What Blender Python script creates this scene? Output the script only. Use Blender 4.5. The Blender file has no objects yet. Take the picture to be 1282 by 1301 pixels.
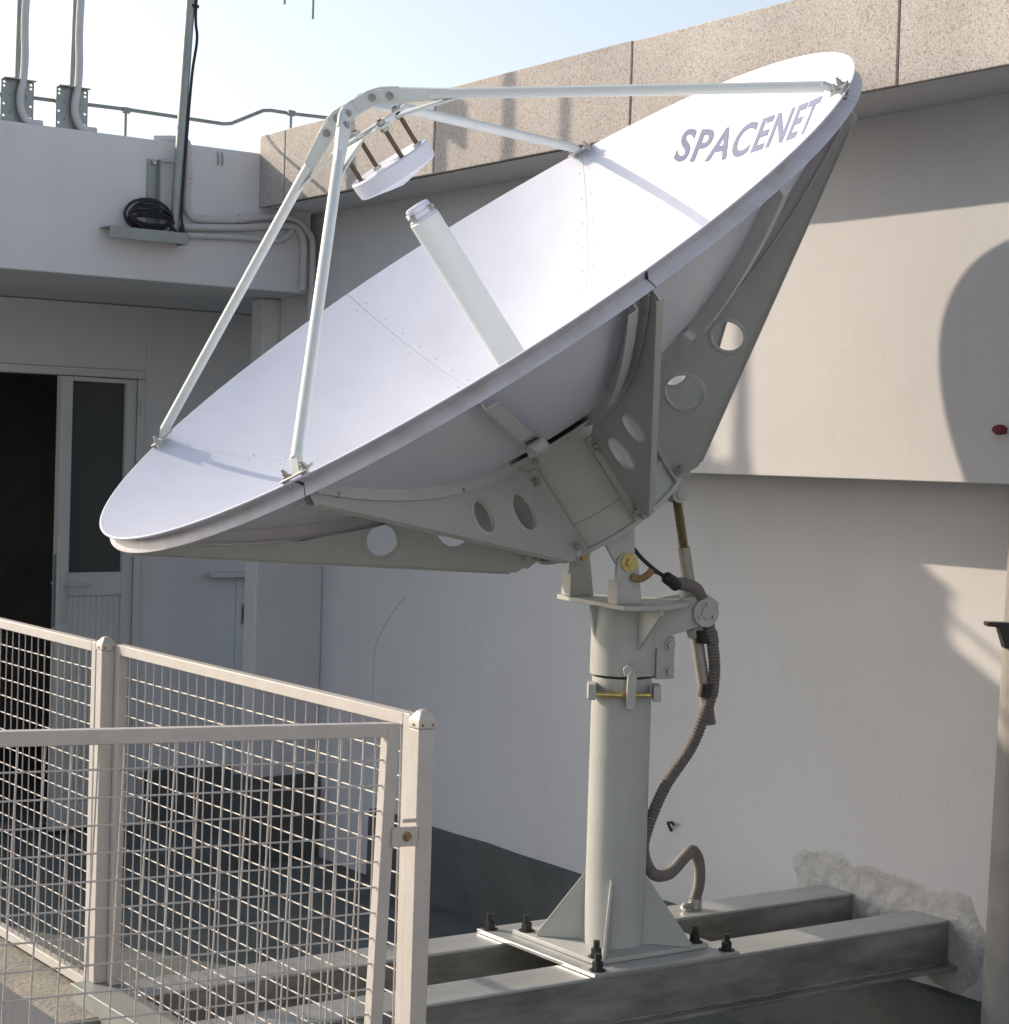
import bpy, bmesh, math, random
from mathutils import Vector, Matrix, noise

random.seed(7)
SC = bpy.context.scene
COL = SC.collection
R = math.radians

# ------------------------------------------------------------------ camera
# world: origin at the camera, +Y along the long wall (away), +X towards the wall, Z up
cam_d = bpy.data.cameras.new("camera")
cam = bpy.data.objects.new("camera", cam_d)
COL.objects.link(cam)
cam_d.sensor_fit = 'HORIZONTAL'
cam_d.sensor_width = 36.0
cam_d.lens = 68.8
cam_d.clip_start = 0.05
cam_d.clip_end = 500.0
right = Vector((0.82062, -0.57063, 0.03068)); down = Vector((0.00972, -0.03973, -0.99916)); fwd = Vector((0.57138, 0.82023, -0.02706))
fwd.normalize(); right = (right - fwd * right.dot(fwd)).normalized(); down = fwd.cross(right)
cam.matrix_world = Matrix((( right.x, -down.x, -fwd.x, 0), (right.y, -down.y, -fwd.y, 0), (right.z, -down.z, -fwd.z, 0), (0, 0, 0, 1)))
SC.camera = cam

# ------------------------------------------------------------------ light
SUN_TO = Vector((-1.0, 1.88, 0.972)).normalized()
elev = math.asin(SUN_TO.z)
azim = math.atan2(SUN_TO.x, SUN_TO.y)
w = bpy.data.worlds.new("World"); SC.world = w; w.use_nodes = True
nt = w.node_tree; nt.nodes.clear()
sky = nt.nodes.new('ShaderNodeTexSky'); sky.sky_type = 'NISHITA'; sky.sun_disc = False
sky.sun_elevation = elev; sky.sun_rotation = azim
sky.altitude = 50; sky.air_density = 1.0; sky.dust_density = 2.0; sky.ozone_density = 0.8
bg = nt.nodes.new('ShaderNodeBackground'); bg.inputs['Strength'].default_value = 0.136
wo = nt.nodes.new('ShaderNodeOutputWorld')
hs = nt.nodes.new('ShaderNodeHueSaturation'); hs.inputs['Saturation'].default_value = 0.62   # hazy air: the whole sky a little paler
nt.links.new(sky.outputs[0], hs.inputs['Color']); nt.links.new(hs.outputs[0], bg.inputs[0]); nt.links.new(bg.outputs[0], wo.inputs[0])
sd = bpy.data.lights.new("sun", 'SUN'); sd.energy = 2.95; sd.angle = R(0.53); sd.color = (1.0, 0.825, 0.635)
so = bpy.data.objects.new("sun", sd); COL.objects.link(so)
so.rotation_euler = SUN_TO.to_track_quat('Z', 'Y').to_euler()
SC.view_settings.view_transform = 'Standard'; SC.view_settings.look = 'None'
SC.view_settings.exposure = 0.65; SC.view_settings.gamma = 1.0; SC.view_settings.use_curve_mapping = False
SC.cycles.caustics_reflective = False; SC.cycles.caustics_refractive = False
SC.cycles.max_bounces = 8; SC.cycles.diffuse_bounces = 5

# ------------------------------------------------------------------ materials
def mat(name, col, rough=0.6, metal=0.0, var=0.0, vscale=3.0, col2=None, bump=0.0, bscale=60.0, spec=0.5, detail=6.0, thr=None, coord='Object', stretch=None):
    m = bpy.data.materials.new(name); m.use_nodes = True
    n = m.node_tree.nodes; l = m.node_tree.links
    b = n['Principled BSDF']
    b.inputs['Roughness'].default_value = rough; b.inputs['Metallic'].default_value = metal
    b.inputs['Specular IOR Level'].default_value = spec
    b.inputs['Base Color'].default_value = (*col, 1)
    tc = n.new('ShaderNodeTexCoord')
    if var > 0 or col2:
        nz = n.new('ShaderNodeTexNoise'); nz.inputs['Scale'].default_value = vscale; nz.inputs['Detail'].default_value = detail
        nz.inputs['Roughness'].default_value = 0.62
        if stretch:
            mp = n.new('ShaderNodeMapping'); mp.inputs['Scale'].default_value = stretch; l.new(tc.outputs[coord], mp.inputs['Vector']); l.new(mp.outputs[0], nz.inputs['Vector'])
        else: l.new(tc.outputs[coord], nz.inputs['Vector'])
        cr = n.new('ShaderNodeValToRGB')
        lo, hi = thr or (0.32, 0.68)
        cr.color_ramp.elements[0].position = lo; cr.color_ramp.elements[1].position = hi
        c2 = col2 or tuple(c * (1 - var) for c in col)
        cr.color_ramp.elements[0].color = (*c2, 1); cr.color_ramp.elements[1].color = (*col, 1)
        l.new(nz.outputs['Fac'], cr.inputs[0]); l.new(cr.outputs[0], b.inputs['Base Color'])
    if bump > 0:
        nb = n.new('ShaderNodeTexNoise'); nb.inputs['Scale'].default_value = bscale; nb.inputs['Detail'].default_value = 4
        l.new(tc.outputs[coord], nb.inputs['Vector'])
        bp = n.new('ShaderNodeBump'); bp.inputs['Strength'].default_value = bump; bp.inputs['Distance'].default_value = 0.01
        l.new(nb.outputs['Fac'], bp.inputs['Height']); l.new(bp.outputs[0], b.inputs['Normal'])
    return m

M = {}
M['dish'] = mat('dish_white', (0.66, 0.695, 0.80), 0.38, var=0.10, vscale=3.5, bump=0.07, bscale=6, spec=0.55, detail=9)
M['rim'] = mat('rim_weathered', (0.58, 0.585, 0.65), 0.5, col2=(0.49, 0.485, 0.51), vscale=14, thr=(0.34, 0.55), bump=0.05, bscale=40)
M['mount'] = mat('mount_paint', (0.485, 0.51, 0.50), 0.5, var=0.10, vscale=5, bump=0.04, bscale=120)
M['strut'] = mat('strut_paint', (0.62, 0.67, 0.66), 0.42, var=0.06, vscale=8)
M['letter'] = mat('letter_paint', (0.24, 0.26, 0.37), 0.9, spec=0.0)
M['back'] = mat('dish_back', (0.56, 0.55, 0.57), 0.5, var=0.1, vscale=6)
M['crack'] = mat('crack_grey', (0.50, 0.495, 0.49), 0.9)
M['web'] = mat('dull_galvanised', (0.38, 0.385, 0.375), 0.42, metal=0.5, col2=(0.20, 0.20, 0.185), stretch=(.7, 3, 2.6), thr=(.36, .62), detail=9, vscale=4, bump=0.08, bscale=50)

M['fence'] = mat('fence_paint', (0.535, 0.51, 0.485), 0.5, var=0.12, vscale=14, bump=0.03, bscale=90)
def wall_mat():
    m = bpy.data.materials.new('white_wall'); m.use_nodes = True
    n = m.node_tree.nodes; l = m.node_tree.links; b = n['Principled BSDF']
    b.inputs['Roughness'].default_value = 0.9; b.inputs['Specular IOR Level'].default_value = 0.2
    geo = n.new('ShaderNodeNewGeometry')
    def noise_range(scale, vec_scale, lo, hi, f0, f1, detail):
        mp = n.new('ShaderNodeMapping'); mp.inputs['Scale'].default_value = vec_scale; l.new(geo.outputs['Position'], mp.inputs['Vector'])
        nz = n.new('ShaderNodeTexNoise'); nz.inputs['Scale'].default_value = scale; nz.inputs['Detail'].default_value = detail; nz.inputs['Roughness'].default_value = .65
        l.new(mp.outputs[0], nz.inputs['Vector'])
        mr = n.new('ShaderNodeMapRange'); mr.inputs['From Min'].default_value = f0; mr.inputs['From Max'].default_value = f1
        mr.inputs['To Min'].default_value = lo; mr.inputs['To Max'].default_value = hi; l.new(nz.outputs['Fac'], mr.inputs[0]); return mr.outputs[0], nz.outputs['Fac']
    cl, _ = noise_range(1.4, (1, 1, 1), .93, 1.02, .35, .65, 6)
    st, _ = noise_range(1.0, (9, 9, .55), .955, 1.0, .30, .50, 5)
    sp, _ = noise_range(38, (1, 1, 1), .86, 1.0, .24, .34, 2)
    m1 = n.new('ShaderNodeMath'); m1.operation = 'MULTIPLY'; l.new(cl, m1.inputs[0]); l.new(st, m1.inputs[1])
    m2 = n.new('ShaderNodeMath'); m2.operation = 'MULTIPLY'; l.new(m1.outputs[0], m2.inputs[0]); l.new(sp, m2.inputs[1])
    mx = n.new('ShaderNodeMix'); mx.data_type = 'RGBA'; mx.inputs[6].default_value = (.22, .20, .17, 1); mx.inputs[7].default_value = (0.665, 0.67, 0.69, 1)
    mr = n.new('ShaderNodeMapRange'); mr.inputs['From Min'].default_value = 0; mr.inputs['From Max'].default_value = 1; l.new(m2.outputs[0], mr.inputs[0]); l.new(mr.outputs[0], mx.inputs[0]); l.new(mx.outputs[2], b.inputs['Base Color'])
    _, f = noise_range(160, (1, 1, 1), 0, 1, 0, 1, 3)
    bp = n.new('ShaderNodeBump'); bp.inputs['Strength'].default_value = .10; bp.inputs['Distance'].default_value = .004
    l.new(f, bp.inputs['Height']); l.new(bp.outputs[0], b.inputs['Normal'])
    return m
M['wall'] = wall_mat()
M['mortar'] = mat('mortar', (0.60, 0.60, 0.605), 0.95, col2=(0.44, 0.435, 0.43), vscale=13, bump=0.6, bscale=55, spec=0.2)
M['water'] = mat('waterproofing', (0.105, 0.12, 0.118), 0.75, var=0.3, vscale=4, bump=0.3, bscale=35)
M['floor'] = mat('roof_floor', (0.145, 0.17, 0.17), 0.85, col2=(0.085, 0.10, 0.10), vscale=2.6, bump=0.2, bscale=60)
M['paving'] = mat('roof_paving', (0.15, 0.16, 0.17), 0.9, var=0.2, vscale=3, bump=0.2, bscale=50)
M['coat'] = mat('grey_coating', (0.10, 0.112, 0.14), 0.8, var=0.25, vscale=5, bump=0.2, bscale=40)
M['kerb'] = mat('kerb_concrete', (0.30, 0.285, 0.245), 0.95, col2=(0.19, 0.185, 0.165), vscale=7, bump=0.6, bscale=60)
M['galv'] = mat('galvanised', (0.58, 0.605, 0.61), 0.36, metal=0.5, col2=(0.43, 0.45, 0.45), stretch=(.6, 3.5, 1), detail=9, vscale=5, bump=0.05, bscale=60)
M['steel_grey'] = mat('grey_steel', (0.30, 0.325, 0.315), 0.55, metal=0.2, var=0.25, vscale=10)
M['bolt'] = mat('black_bolt', (0.018, 0.018, 0.02), 0.5)
M['nut'] = mat('zinc_nut', (0.50, 0.50, 0.48), 0.4, metal=0.6, var=0.3, vscale=60)
M['rust'] = mat('rusty_bolt', (0.22, 0.13, 0.06), 0.8, col2=(0.35, 0.25, 0.12), vscale=120)
M['rod'] = mat('bronzed_rod', (0.15, 0.115, 0.075), 0.45, metal=0.4, var=0.4, vscale=80)
M['brass'] = mat('yellow_zinc', (0.62, 0.50, 0.20), 0.38, metal=0.6, var=0.3, vscale=60)
M['olive'] = mat('greased_screw', (0.22, 0.185, 0.085), 0.4, metal=0.4, var=0.4, vscale=80)
M['jack'] = mat('jack_tube', (0.42, 0.40, 0.36), 0.5, metal=0.3, var=0.15, vscale=12)
M['flex'] = mat('flex_conduit', (0.185, 0.17, 0.16), 0.6, var=0.2, vscale=25)
M['black'] = mat('black_rubber', (0.015, 0.015, 0.016), 0.55)
M['pipe'] = mat('grey_pvc', (0.55, 0.55, 0.57), 0.55, var=0.1, vscale=10)
M['mast'] = mat('mast_steel', (0.33, 0.37, 0.36), 0.5, metal=0.35, var=0.2, vscale=9)
M['glass'] = mat('door_glass', (0.075, 0.085, 0.078), 0.14, spec=0.6)
M['door'] = mat('door_aluminium', (0.63, 0.645, 0.64), 0.5, var=0.06, vscale=6)
M['room'] = mat('dark_room', (0.30, 0.30, 0.29), 0.9, var=0.3, vscale=2)
M['red'] = mat('dark_red', (0.14, 0.012, 0.02), 0.6)
M['joint'] = mat('joint_dark', (0.10, 0.095, 0.085), 0.95)  # dark backing that shows in the gaps between granite panels
M['pole'] = mat('pole_concrete', (0.33, 0.32, 0.305), 0.7, col2=(0.21, 0.205, 0.20), vscale=5, bump=0.2, bscale=40)

def granite():
    m = bpy.data.materials.new('granite'); m.use_nodes = True
    n = m.node_tree.nodes; l = m.node_tree.links; b = n['Principled BSDF']
    b.inputs['Roughness'].default_value = 0.8; b.inputs['Specular IOR Level'].default_value = 0.3
    tc = n.new('ShaderNodeTexCoord')
    v = n.new('ShaderNodeTexVoronoi'); v.inputs['Scale'].default_value = 190
    l.new(tc.outputs['Object'], v.inputs['Vector'])
    sep = n.new('ShaderNodeSeparateColor'); l.new(v.outputs['Color'], sep.inputs[0])
    cr = n.new('ShaderNodeValToRGB'); e = cr.color_ramp.elements
    e[0].position = 0.0; e[0].color = (0.27, 0.25, 0.235, 1); e[1].position = 1.0; e[1].color = (0.54, 0.51, 0.49, 1)
    e2 = e.new(0.22); e2.color = (0.41, 0.385, 0.365, 1); e3 = e.new(0.6); e3.color = (0.47, 0.44, 0.42, 1)
    l.new(sep.outputs[0], cr.inputs[0])
    nz = n.new('ShaderNodeTexNoise'); nz.inputs['Scale'].default_value = 3.0; nz.inputs['Detail'].default_value = 5
    l.new(tc.outputs['Object'], nz.inputs['Vector'])
    mr = n.new('ShaderNodeMapRange'); mr.inputs['From Min'].default_value = 0.3; mr.inputs['From Max'].default_value = 0.7
    mr.inputs['To Min'].default_value = 0.86; mr.inputs['To Max'].default_value = 1.05
    l.new(nz.outputs['Fac'], mr.inputs[0])
    mx = n.new('ShaderNodeMix'); mx.data_type = 'RGBA'; mx.blend_type = 'MULTIPLY'; mx.inputs[0].default_value = 1
    oi = n.new('ShaderNodeObjectInfo'); rr = n.new('ShaderNodeMapRange'); rr.inputs['To Min'].default_value = .90; rr.inputs['To Max'].default_value = 1.03; l.new(oi.outputs['Random'], rr.inputs[0])
    mm = n.new('ShaderNodeMath'); mm.operation = 'MULTIPLY'; l.new(mr.outputs[0], mm.inputs[0]); l.new(rr.outputs[0], mm.inputs[1])
    l.new(cr.outputs[0], mx.inputs[6]); l.new(mm.outputs[0], mx.inputs[7]); l.new(mx.outputs[2], b.inputs['Base Color'])
    bp = n.new('ShaderNodeBump'); bp.inputs['Strength'].default_value = 0.6; bp.inputs['Distance'].default_value = 0.004
    l.new(sep.outputs[1], bp.inputs['Height']); l.new(bp.outputs[0], b.inputs['Normal'])
    return m
M['granite'] = granite()

# ------------------------------------------------------------------ mesh helpers
X, Y, Z = Vector((1, 0, 0)), Vector((0, 1, 0)), Vector((0, 0, 1))
def V(*a): return Vector(a)

class MB:
    def __init__(s): s.v = []; s.f = []
    def add(s, vs, fs):
        o = len(s.v); s.v += [Vector(p) for p in vs]; s.f += [tuple(i + o for i in f) for f in fs]; return s
    def box(s, lo, hi):
        x0, y0, z0 = lo; x1, y1, z1 = hi
        vs = [(x0,y0,z0),(x1,y0,z0),(x1,y1,z0),(x0,y1,z0),(x0,y0,z1),(x1,y0,z1),(x1,y1,z1),(x0,y1,z1)]
        return s.add(vs, [(0,3,2,1),(4,5,6,7),(0,1,5,4),(1,2,6,5),(2,3,7,6),(3,0,4,7)])
    def obox(s, c, ax, ay, az, sx, sy, sz):
        vs = []
        for k in (-.5, .5):
            for (i, j) in ((-.5,-.5),(.5,-.5),(.5,.5),(-.5,.5)):
                vs.append(c + ax*i*sx + ay*j*sy + az*k*sz)
        return s.add(vs, [(0,3,2,1),(4,5,6,7),(0,1,5,4),(1,2,6,5),(2,3,7,6),(3,0,4,7)])
    def bar(s, a, b, wdir, wd, th):
        d = (b - a); L = d.length; d.normalize(); ww = (wdir - d * wdir.dot(d)).normalized(); t = d.cross(ww)
        return s.obox((a + b) / 2, d, ww, t, L, wd, th)
    def cyl(s, a, b, r, seg=16, r2=None, cap=True):
        a = Vector(a); b = Vector(b); d = (b - a).normalized(); r2 = r if r2 is None else r2
        u = d.orthogonal().normalized(); v = d.cross(u); vs = []
        for p, rr in ((a, r), (b, r2)):
            for i in range(seg):
                t = 2 * math.pi * i / seg; vs.append(p + (u * math.cos(t) + v * math.sin(t)) * rr)
        fs = [(i, (i + 1) % seg, seg + (i + 1) % seg, seg + i) for i in range(seg)]
        if cap: fs += [tuple(range(seg - 1, -1, -1)), tuple(range(seg, 2 * seg))]
        return s.add(vs, fs)
    def tube(s, pts, r, seg=8, rad=None):
        pts = [Vector(p) for p in pts]; vs = []; u = None
        for i, p in enumerate(pts):
            d = (pts[min(i + 1, len(pts) - 1)] - pts[max(i - 1, 0)]).normalized()
            if u is None: u = d.orthogonal().normalized()
            u = (u - d * u.dot(d)).normalized(); v = d.cross(u); rr = rad[i] if rad else r
            for k in range(seg):
                t = 2 * math.pi * k / seg; vs.append(p + (u * math.cos(t) + v * math.sin(t)) * rr)
        fs = []
        for i in range(len(pts) - 1):
            for k in range(seg):
                a = i * seg + k; b = i * seg + (k + 1) % seg; fs.append((a, b, b + seg, a + seg))
        fs += [tuple(range(seg - 1, -1, -1)), tuple(range((len(pts) - 1) * seg, len(pts) * seg))]
        return s.add(vs, fs)
    def prism(s, poly, o, ax, ay, az, t):
        n = len(poly); vs = [o + ax*x + ay*y - az*t/2 for x, y in poly] + [o + ax*x + ay*y + az*t/2 for x, y in poly]
        return s.add(vs, [tuple(range(n - 1, -1, -1)), tuple(range(n, 2 * n))] + [(i, (i + 1) % n, n + (i + 1) % n, n + i) for i in range(n)])
    def lathe(s, prof, o, ax, ay, az, seg=32, a0=0.0, a1=2 * math.pi, closed_prof=False):
        full = abs(a1 - a0 - 2 * math.pi) < 1e-6; na = seg if full else seg + 1; vs = []
        for i in range(na):
            t = a0 + (a1 - a0) * i / seg; rr = ax * math.cos(t) + ay * math.sin(t)
            vs += [o + rr * p[0] + az * p[1] for p in prof]
        m = len(prof); fs = []; mm = m if closed_prof else m - 1
        for i in range(seg):
            j = (i + 1) % na
            for k in range(mm):
                k2 = (k + 1) % m; fs.append((i*m + k, j*m + k, j*m + k2, i*m + k2))
        if not full and closed_prof:
            fs.append(tuple(range(m - 1, -1, -1))); fs.append(tuple((na - 1) * m + k for k in range(m)))
        return s.add(vs, fs)
    def mesh(s, name, base=Vector((0, 0, 0)), smooth=35):
        me = bpy.data.meshes.new(name); me.from_pydata([p - base for p in s.v], [], s.f)
        bm = bmesh.new(); bm.from_mesh(me)
        bmesh.ops.remove_doubles(bm, verts=bm.verts, dist=1e-6)
        bmesh.ops.recalc_face_normals(bm, faces=bm.faces); bm.to_mesh(me); bm.free()
        if smooth:
            me.shade_smooth(); me.set_sharp_from_angle(angle=R(smooth))
        return me

BASE = {}
def base_of(o):
    return BASE[o.name] if o is not None else Vector((0, 0, 0))

def tag(o, label=None, cat=None, group=None, kind=None):
    if label: o['label'] = label
    if cat: o['category'] = cat
    if group: o['group'] = group
    if kind: o['kind'] = kind
    return o

def thing(name, loc, label, cat, group=None):
    o = bpy.data.objects.new(name, None); COL.objects.link(o); o.empty_display_size = 0.1
    o.location = loc; BASE[o.name] = Vector(loc)
    return tag(o, label, cat, group)

def obj(name, mb, m, parent=None, bevel=0.0, smooth=35, loc=None, label=None):
    """one mesh object from world-space geometry; a part stores its geometry relative to its thing's base"""
    b = base_of(parent) if parent is not None else Vector(loc or (0, 0, 0))
    me = mb.mesh(name, b, smooth) if isinstance(mb, MB) else mb
    me.materials.clear(); me.materials.append(M[m])
    o = bpy.data.objects.new(name, me); COL.objects.link(o)
    if parent is not None: o.parent = parent
    else: o.location = b
    BASE[o.name] = b
    if bevel > 0:
        bv = o.modifiers.new('bevel', 'BEVEL'); bv.width = bevel; bv.segments = 2; bv.limit_method = 'ANGLE'; bv.angle_limit = R(40)
    if label: o['label'] = label
    return o

def place(name, me, parent, matrix, label=None):
    """another object that shares a mesh; matrix is the world placement"""
    o = bpy.data.objects.new(name, me); COL.objects.link(o); o.parent = parent
    o.matrix_local = Matrix.Translation(-base_of(parent)) @ matrix
    BASE[o.name] = base_of(parent)
    if label: o['label'] = label
    return o

def frame_m(o, ax, ay, az):
    return Matrix(((ax.x, ay.x, az.x, o.x), (ax.y, ay.y, az.y, o.y), (ax.z, ay.z, az.z, o.z), (0, 0, 0, 1)))

def smooth_path(pts, n=8):
    pts = [Vector(p) for p in pts]; out = []
    P = [2 * pts[0] - pts[1]] + pts + [2 * pts[-1] - pts[-2]]
    for i in range(1, len(P) - 2):
        for k in range(n):
            t = k / n; a, b, c, d = P[i-1], P[i], P[i+1], P[i+2]
            out.append(0.5 * ((2*b) + (c - a)*t + (2*a - 5*b + 4*c - d)*t*t + (3*b - a - 3*c + d)*t**3))
    out.append(pts[-1]); return out

def holed_plate(name, outer, holes, t, m4=None, seg=24):
    """flat plate of thickness t with round holes, local x,y plane, moved by m4"""
    cu = bpy.data.curves.new(name, 'CURVE'); cu.dimensions = '2D'; cu.fill_mode = 'BOTH'; cu.extrude = t / 2
    loops = [outer] + [[(cx + r * math.cos(2*math.pi*i/seg), cy + r * math.sin(2*math.pi*i/seg)) for i in range(seg)] for cx, cy, r in holes]
    for lp in loops:
        sp = cu.splines.new('POLY'); sp.points.add(len(lp) - 1); sp.use_cyclic_u = True
        for p, q in zip(sp.points, lp): p.co = (q[0], q[1], 0, 1)
    to = bpy.data.objects.new(name, cu); me = bpy.data.meshes.new_from_object(to)
    bpy.data.objects.remove(to); bpy.data.curves.remove(cu)
    bm = bmesh.new(); bm.from_mesh(me)
    bmesh.ops.remove_doubles(bm, verts=bm.verts, dist=1e-5); bmesh.ops.recalc_face_normals(bm, faces=bm.faces)
    bm.to_mesh(me); bm.free()
    if m4 is not None: me.transform(m4)
    me.name = name; me.shade_smooth(); me.set_sharp_from_angle(angle=R(30))
    return me

def hexbolt(mb, p, d, r=0.011, h=0.010, stud=0.0, washer=True):
    d = d.normalized()
    if washer: mb.cyl(p, p + d * 0.003, r * 1.45, 14)
    mb.cyl(p + d * 0.003, p + d * (0.003 + h), r, 6)
    if stud: mb.cyl(p + d * (0.003 + h), p + d * (0.003 + h + stud), r * 0.58, 10)
    return mb

# ------------------------------------------------------------------ levels
FLOOR = -1.987
XL, XU, XG = 4.707, 4.427, 4.10      # lower wall, overhanging upper wall, granite face
YB = 7.924                           # front of the canopy beam
YD = 9.385                           # recessed door wall
BEAM = -1.426                        # top of the steel frame

# ------------------------------------------------------------------ setting
g = MB(); g.box((-30, -30, FLOOR - 0.3), (30, 60, FLOOR))
tag(obj('roof_floor', g, 'floor'), kind='structure')
g = MB(); g.box((-6, -6, FLOOR - 0.01), (1.905, 4.62, -1.64))
tag(obj('platform', g, 'paving'), kind='structure')
g = MB(); g.box((-5, -2.8, FLOOR), (1.6, -2.5, 2.4))  # unseen wall, added to bounce warm sunlight onto the camera-facing sides
rp = obj('added_bounce_wall', g, 'wall', None, bevel=.01, loc=(-1.5, -2.6, FLOOR)); tag(rp, 'unseen white wall added behind the viewer to bounce sunlight', 'wall')

nb = thing('added_sky_block', (-8, -2, FLOOR), 'unseen plain building added outside the frame to block low sky light', 'building')  # unseen block with windows, added to keep low bright sky off the long wall
g = MB(); g.box((-11, -14, FLOOR), (-7.5, 4.0, 3.4)); obj('wall', g, 'wall', nb)
for k in range(5):
    g = MB(); g.box((-7.499, -12.5 + 3.2 * k, .2), (-7.45, -11.0 + 3.2 * k, 1.7)); wn = obj('added_window', g, 'glass', nb)
# long wall
wall = thing('rear_wall', (XL, 2, FLOOR), 'long white rooftop wall behind the dish with speckled stone parapet on top', 'wall')
g = MB(); g.box((XL, -6, FLOOR), (XL + 0.35, 8.6, 1.30)); obj('wall_face', g, 'wall', wall)
g = MB(); g.box((XU, -6, -0.027), (XL - 0.003, 8.3, 1.13)); obj('upper_wall', g, 'wall', wall, bevel=0.004)
g = MB(); g.box((XG + 0.032, -6, 1.119), (XL + 0.3, 8.2, 1.41)); obj('parapet_core', g, 'wall', wall)
g = MB(); g.box((XG + 0.012, -6, 1.1185), (XG + .0318, 7.90, 1.440)); obj('joint_backing', g, 'joint', wall)
ys = [7.684 - 1.238 * i for i in range(12)]
edges = [7.93] + ys
for i in range(len(edges) - 1):
    a, b = edges[i] - 0.004, edges[i + 1] + 0.004
    jz = random.uniform(-.003, .003); jx = random.uniform(-.002, .002)
    g = MB(); g.box((XG + jx, b, 1.1165 + jz), (XG + .0115, a, 1.443 + jz)); g.box((XG + .0325, b, 1.4105), (XL + .32, a, 1.4435 + jz)); obj('granite_panel', g, 'granite', wall, bevel=0.004)
g = MB(); g.prism([(0, 0), (0.045, 0), (0.045, 0.31), (0.035, 0.325), (0, 0.328)], V(XL - 0.047, 0, FLOOR), X, Z, Y, 0)
g = MB()
pts = []
for i in range(60):
    y = -6 + (7.74 + 6) * i / 59; pts.append((y, 0.325 + 0.008 * noise.noise(V(y * 3, 0, 1))))
for i in range(59):
    (y0, h0), (y1, h1) = pts[i], pts[i + 1]
    g.add([(XL - .045, y0, FLOOR), (XL - .045, y1, FLOOR), (XL - .040, y1, FLOOR + h1), (XL - .040, y0, FLOOR + h0), (XL - .002, y0, FLOOR + h0 + .006), (XL - .002, y1, FLOOR + h1 + .006)], [(0, 1, 2, 3), (3, 2, 5, 4)])
obj('skirting', g, 'water', wall)
# thin crack lines in the paint and an old hook hole
g = MB(); g.tube(smooth_path([(XL - .001, 7.797, -1.15), (XL - .001, 7.797, -1.045), (XL - .001, 7.784, -.894), (XL - .001, 7.671, -.754), (XL - .001, 7.538, -.645)]), 0.0014, 5)
obj('paint_crack', g, 'crack', wall)
g = MB(); g.tube([(XL - .002, 5.585, -1.385), (XL - .022, 5.582, -1.352), (XL - .022, 5.558, -1.347), (XL - .016, 5.552, -1.358)], 0.0055, 6)
obj('wall_hook', g, 'bolt', wall)

# mortar lump round the beam ends
def lumpy(name, cy, cz, ry, rz, depth, parent=None, seed=0):
    g = MB(); NA, NR = 56, 16; vs = [(XL - depth, cy, cz)]; fs = []
    for j in range(1, NR + 1):
        q = j / NR
        for i in range(NA):
            t = 2 * math.pi * i / NA
            k = 1 + 0.34 * noise.noise(V(math.cos(t) * 1.3 + seed, math.sin(t) * 1.3, seed)) + 0.09 * noise.noise(V(math.cos(t) * 4 + seed, math.sin(t) * 5, seed))
            y = cy + ry * k * q * math.cos(t); z = cz + rz * k * q * math.sin(t)
            d = depth * (1 - q ** 3.0) * (0.75 + 0.5 * noise.noise(V(y * 7, z * 7, seed))) + 0.008 * noise.noise(V(y * 34, z * 34, seed)) * (1 - q ** 3) + 0.002
            vs.append((XL - d if j < NR else XL + 0.004, y, z))
    for i in range(NA): fs.append((0, 1 + i, 1 + (i + 1) % NA))
    for j in range(NR - 1):
        for i in range(NA):
            a = 1 + j * NA + i; b = 1 + j * NA + (i + 1) % NA; fs.append((a, b, b + NA, a + NA))
    g.add(vs, fs); return g
g = lumpy('m', 4.76, -1.415, 0.175, 0.125, 0.005, seed=3.1)
g2 = lumpy('m', 4.50, -1.46, 0.32, 0.140, 0.004, seed=5.7); g.add(g2.v, g2.f)
g2 = lumpy('m', 4.25, -1.49, 0.19, 0.170, 0.008, seed=9.2); g.add(g2.v, g2.f)
obj('mortar_patch', g, 'mortar', wall, smooth=60, label='rough grey mortar smeared round the beam ends')

# left building
bld = thing('stair_building', (4.3, 8.6, FLOOR), 'white building on the left with deep canopy beam and recessed doorway', 'building')
XW0 = 1.95
g = MB(); g.box((XW0, YB, 0.742), (4.374, YB + 0.22, 1.364)); obj('canopy_beam', g, 'wall', bld, bevel=0.006)
g = MB(); g.box((XW0 + 0.002, YB + 0.222, 0.744), (5.6, 13.0, 1.15)); obj('canopy_roof', g, 'wall', bld)
# door wall with openings: door 2.9..4.22, top .405 ; small door 4.78..5.1 top -.68
DX0, DX1, DT = 2.95, 4.222, 0.408
g = MB()
g.box((XW0, YD, FLOOR), (DX0, YD + .2, .74)); g.box((DX0 + .0005, YD + .001, DT), (DX1 - .0005, YD + .199, .739))
g.box((DX1, YD, FLOOR), (4.78, YD + .2, .74)); g.box((4.7805, YD + .001, -.68), (5.2, YD + .199, .739)); g.box((5.2005, YD, FLOOR), (5.6, YD + .2, .74))
obj('door_wall', g, 'wall', bld)
g = MB(); g.box((4.338, 8.305, FLOOR), (4.7065, 8.43, .741)); obj('pier', g, 'wall', bld, bevel=0.008)
g = MB(); g.box((5.55, 8.95, FLOOR), (5.75, YD, .74)); obj('side_wall', g, 'wall', bld)
g = MB(); g.box((4.300, 8.265, FLOOR), (4.70, 8.303, -1.575)); g.box((4.300, 8.3031, FLOOR), (4.336, 8.43, -1.575)); obj('skirting', g, 'water', bld)
g = MB(); g.box((4.26, YD - .04, FLOOR), (4.775, YD - .002, -1.70)); obj('skirting', g, 'water', bld)
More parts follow.
